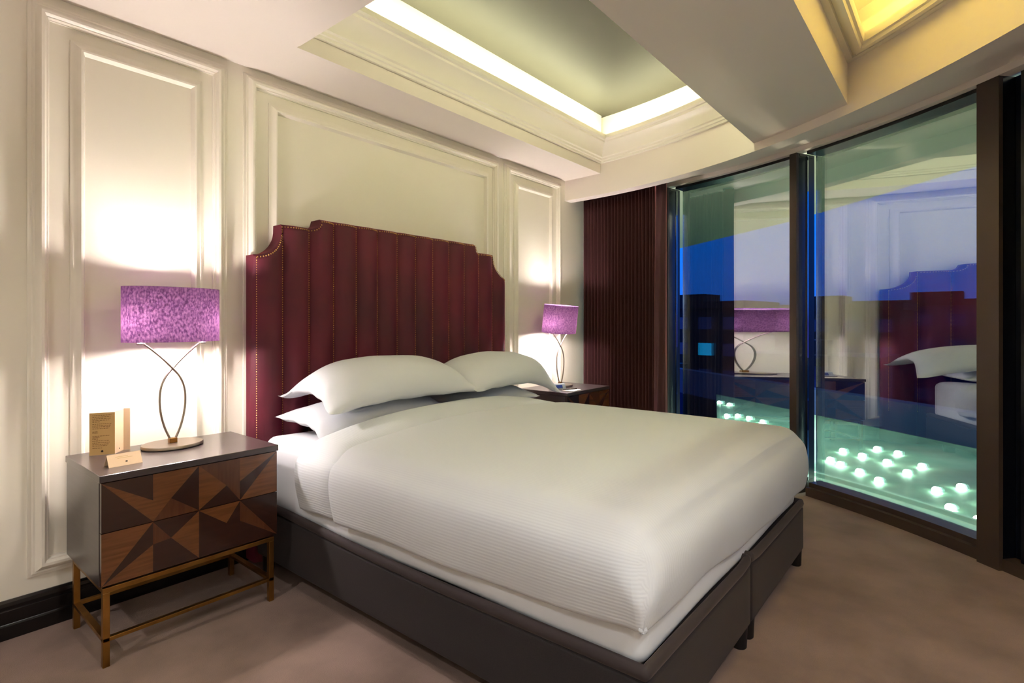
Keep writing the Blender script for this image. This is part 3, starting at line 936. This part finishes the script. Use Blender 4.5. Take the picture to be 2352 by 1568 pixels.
# faces look back towards the room: local -y turned towards -x
building(72, 24, 16, 9, 3.9, radians(-98), M['bld_b'], 'dark far building seen through the left pane, one window lit cyan', 3, 5, lit=((1, 3),))
building(81, 10, 16, 9, 3.6, radians(-95), M['bld_b'], 'low dark building in the middle distance beside the left mullion', 3, 5)
building(93, -1, 20, 9, 4.3, radians(-92), M['bld_a'], 'taller building seen through the right pane, purple blue like the headboard reflection there', 4, 6)  # purple tone copies the headboard mirrored in the glass
building(92, -22, 18, 9, 4.0, radians(-88), M['bld_b'], 'dark building right of the purple blue one', 3, 5)
building(50, 6, 9, 6, -1.2, radians(-95), M['bld_a'], 'low navy block in front of the taller purple blue building', 2, 4)
building(44, 22, 12, 6, -2.2, radians(-100), M['bld_a'], 'low navy block in front of the far cyan-lit building', 2, 4)

# ------------------------------------------------------------------ lights
def area(name, loc, rot, size, power, col, sy=None):
    l = bpy.data.lights.new(name, 'AREA'); l.energy = power; l.color = col; l.size = size
    if sy: l.shape = 'RECTANGLE'; l.size_y = sy
    o = bpy.data.objects.new(name, l); COL.objects.link(o); o.location = loc; o.rotation_euler = rot; return o
def spot(name, loc, power, col, ang=110, blend=.6, rad=.05, rot=(0, 0, 0)):
    l = bpy.data.lights.new(name, 'SPOT'); l.energy = power; l.color = col; l.spot_size = radians(ang); l.spot_blend = blend; l.shadow_soft_size = rad
    o = bpy.data.objects.new(name, l); COL.objects.link(o); o.location = loc; o.rotation_euler = rot; return o
# room fill added as unseen downlights in the ceiling behind the camera
dl = None
for i, (x, y) in enumerate(((-.9, -1.3), (-.9, -3.4), (.7, -3.6), (.7, -4.1))):
    if dl is None:
        bm = NB(); lathe(bm, [(.062, 0), (.062, -.006), (.045, -.006), (.045, -.001), (0, -.001)], 0, 0, 28)
        dl = obj('fill_downlight', bm, M['paper'], smooth=40); d = dl
    else:
        d = dl.copy(); COL.objects.link(d)
    d.location = (x, y, ZC); tag(d, 'unseen added downlight in the ceiling behind the camera', 'fill_downlight', 'added ceiling fill lights')
    spot('fill_beam', (x, y, ZC-.02), 60, (1.0, .985, .97), 150, .9, .05)
# unseen uplights added outside to brighten the balcony soffit
for (x, y) in ((6.2, -.3), (5.6, -2.2), (5.0, -4.0)):
    spot('soffit_fill_light', (x, y, -.6), 140, (1.0, .88, .62), 140, .9, .1, (radians(180), 0, 0))

# unseen spots added under the balcony to brighten the terrace and ledge
for (x, y) in ((9.0, -1.0), (7.2, -3.6), (12.5, 1.6)):
    spot('terrace_fill_light', (x, y, 2.7 if x < 8 else 2.85), 650, (.74, 1.0, .78), 130, .9, .15)
for (x, y, tx, ty, pw) in ((8.9, -1.7, 13.5, -1.6, 1700), (9.9, -.6, 15.5, 1.0, 1900), (5.5, -1.2, 4.95, -1.9, 260), (4.9, -3.2, 4.4, -3.2, 260)):
    d = Vector((tx, ty, -1.0 if x > 6 else 0))-Vector((x, y, 2.84))
    o = spot('terrace_fill_light', (x, y, 2.84), pw, (.74, 1.0, .78), 75, .8, .12)
    o.rotation_euler = d.to_track_quat('-Z', 'Y').to_euler()
# sky
w = bpy.data.worlds.new('World'); SC.world = w; w.use_nodes = True
nt = w.node_tree; bg = nt.nodes['Background']
tc = nt.nodes.new('ShaderNodeTexCoord'); sp = nt.nodes.new('ShaderNodeSeparateXYZ'); rp = nt.nodes.new('ShaderNodeValToRGB')
nt.links.new(tc.outputs['Generated'], sp.inputs[0]); nt.links.new(sp.outputs['Z'], rp.inputs['Fac']); nt.links.new(rp.outputs['Color'], bg.inputs['Color'])
el = rp.color_ramp.elements
el[0].position = 0.0; el[0].color = (*s2l((30, 40, 120)), 1)
el[1].position = 1.0; el[1].color = (*s2l((10, 50, 140)), 1)
a = el.new(.04); a.color = (*s2l((20, 78, 178)), 1)
b = el.new(.25); b.color = (*s2l((0, 92, 200)), 1)
bg.inputs['Strength'].default_value = 1.6

# ------------------------------------------------------------------ camera
cam = bpy.data.cameras.new('Camera'); co = bpy.data.objects.new('Camera', cam); COL.objects.link(co)
cam.sensor_width = 36; cam.lens = 36*1254/2352; cam.shift_y = -42/2352; cam.clip_start = .02; cam.clip_end = 800
co.location = (0, -2.93, 1.25); co.rotation_euler = (radians(90), 0, -radians(90-39.425))
SC.camera = co
SC.view_settings.view_transform = 'Standard'; SC.view_settings.look = 'None'; SC.view_settings.exposure = 0.6; SC.view_settings.gamma = 1
SC.view_settings.use_curve_mapping = False
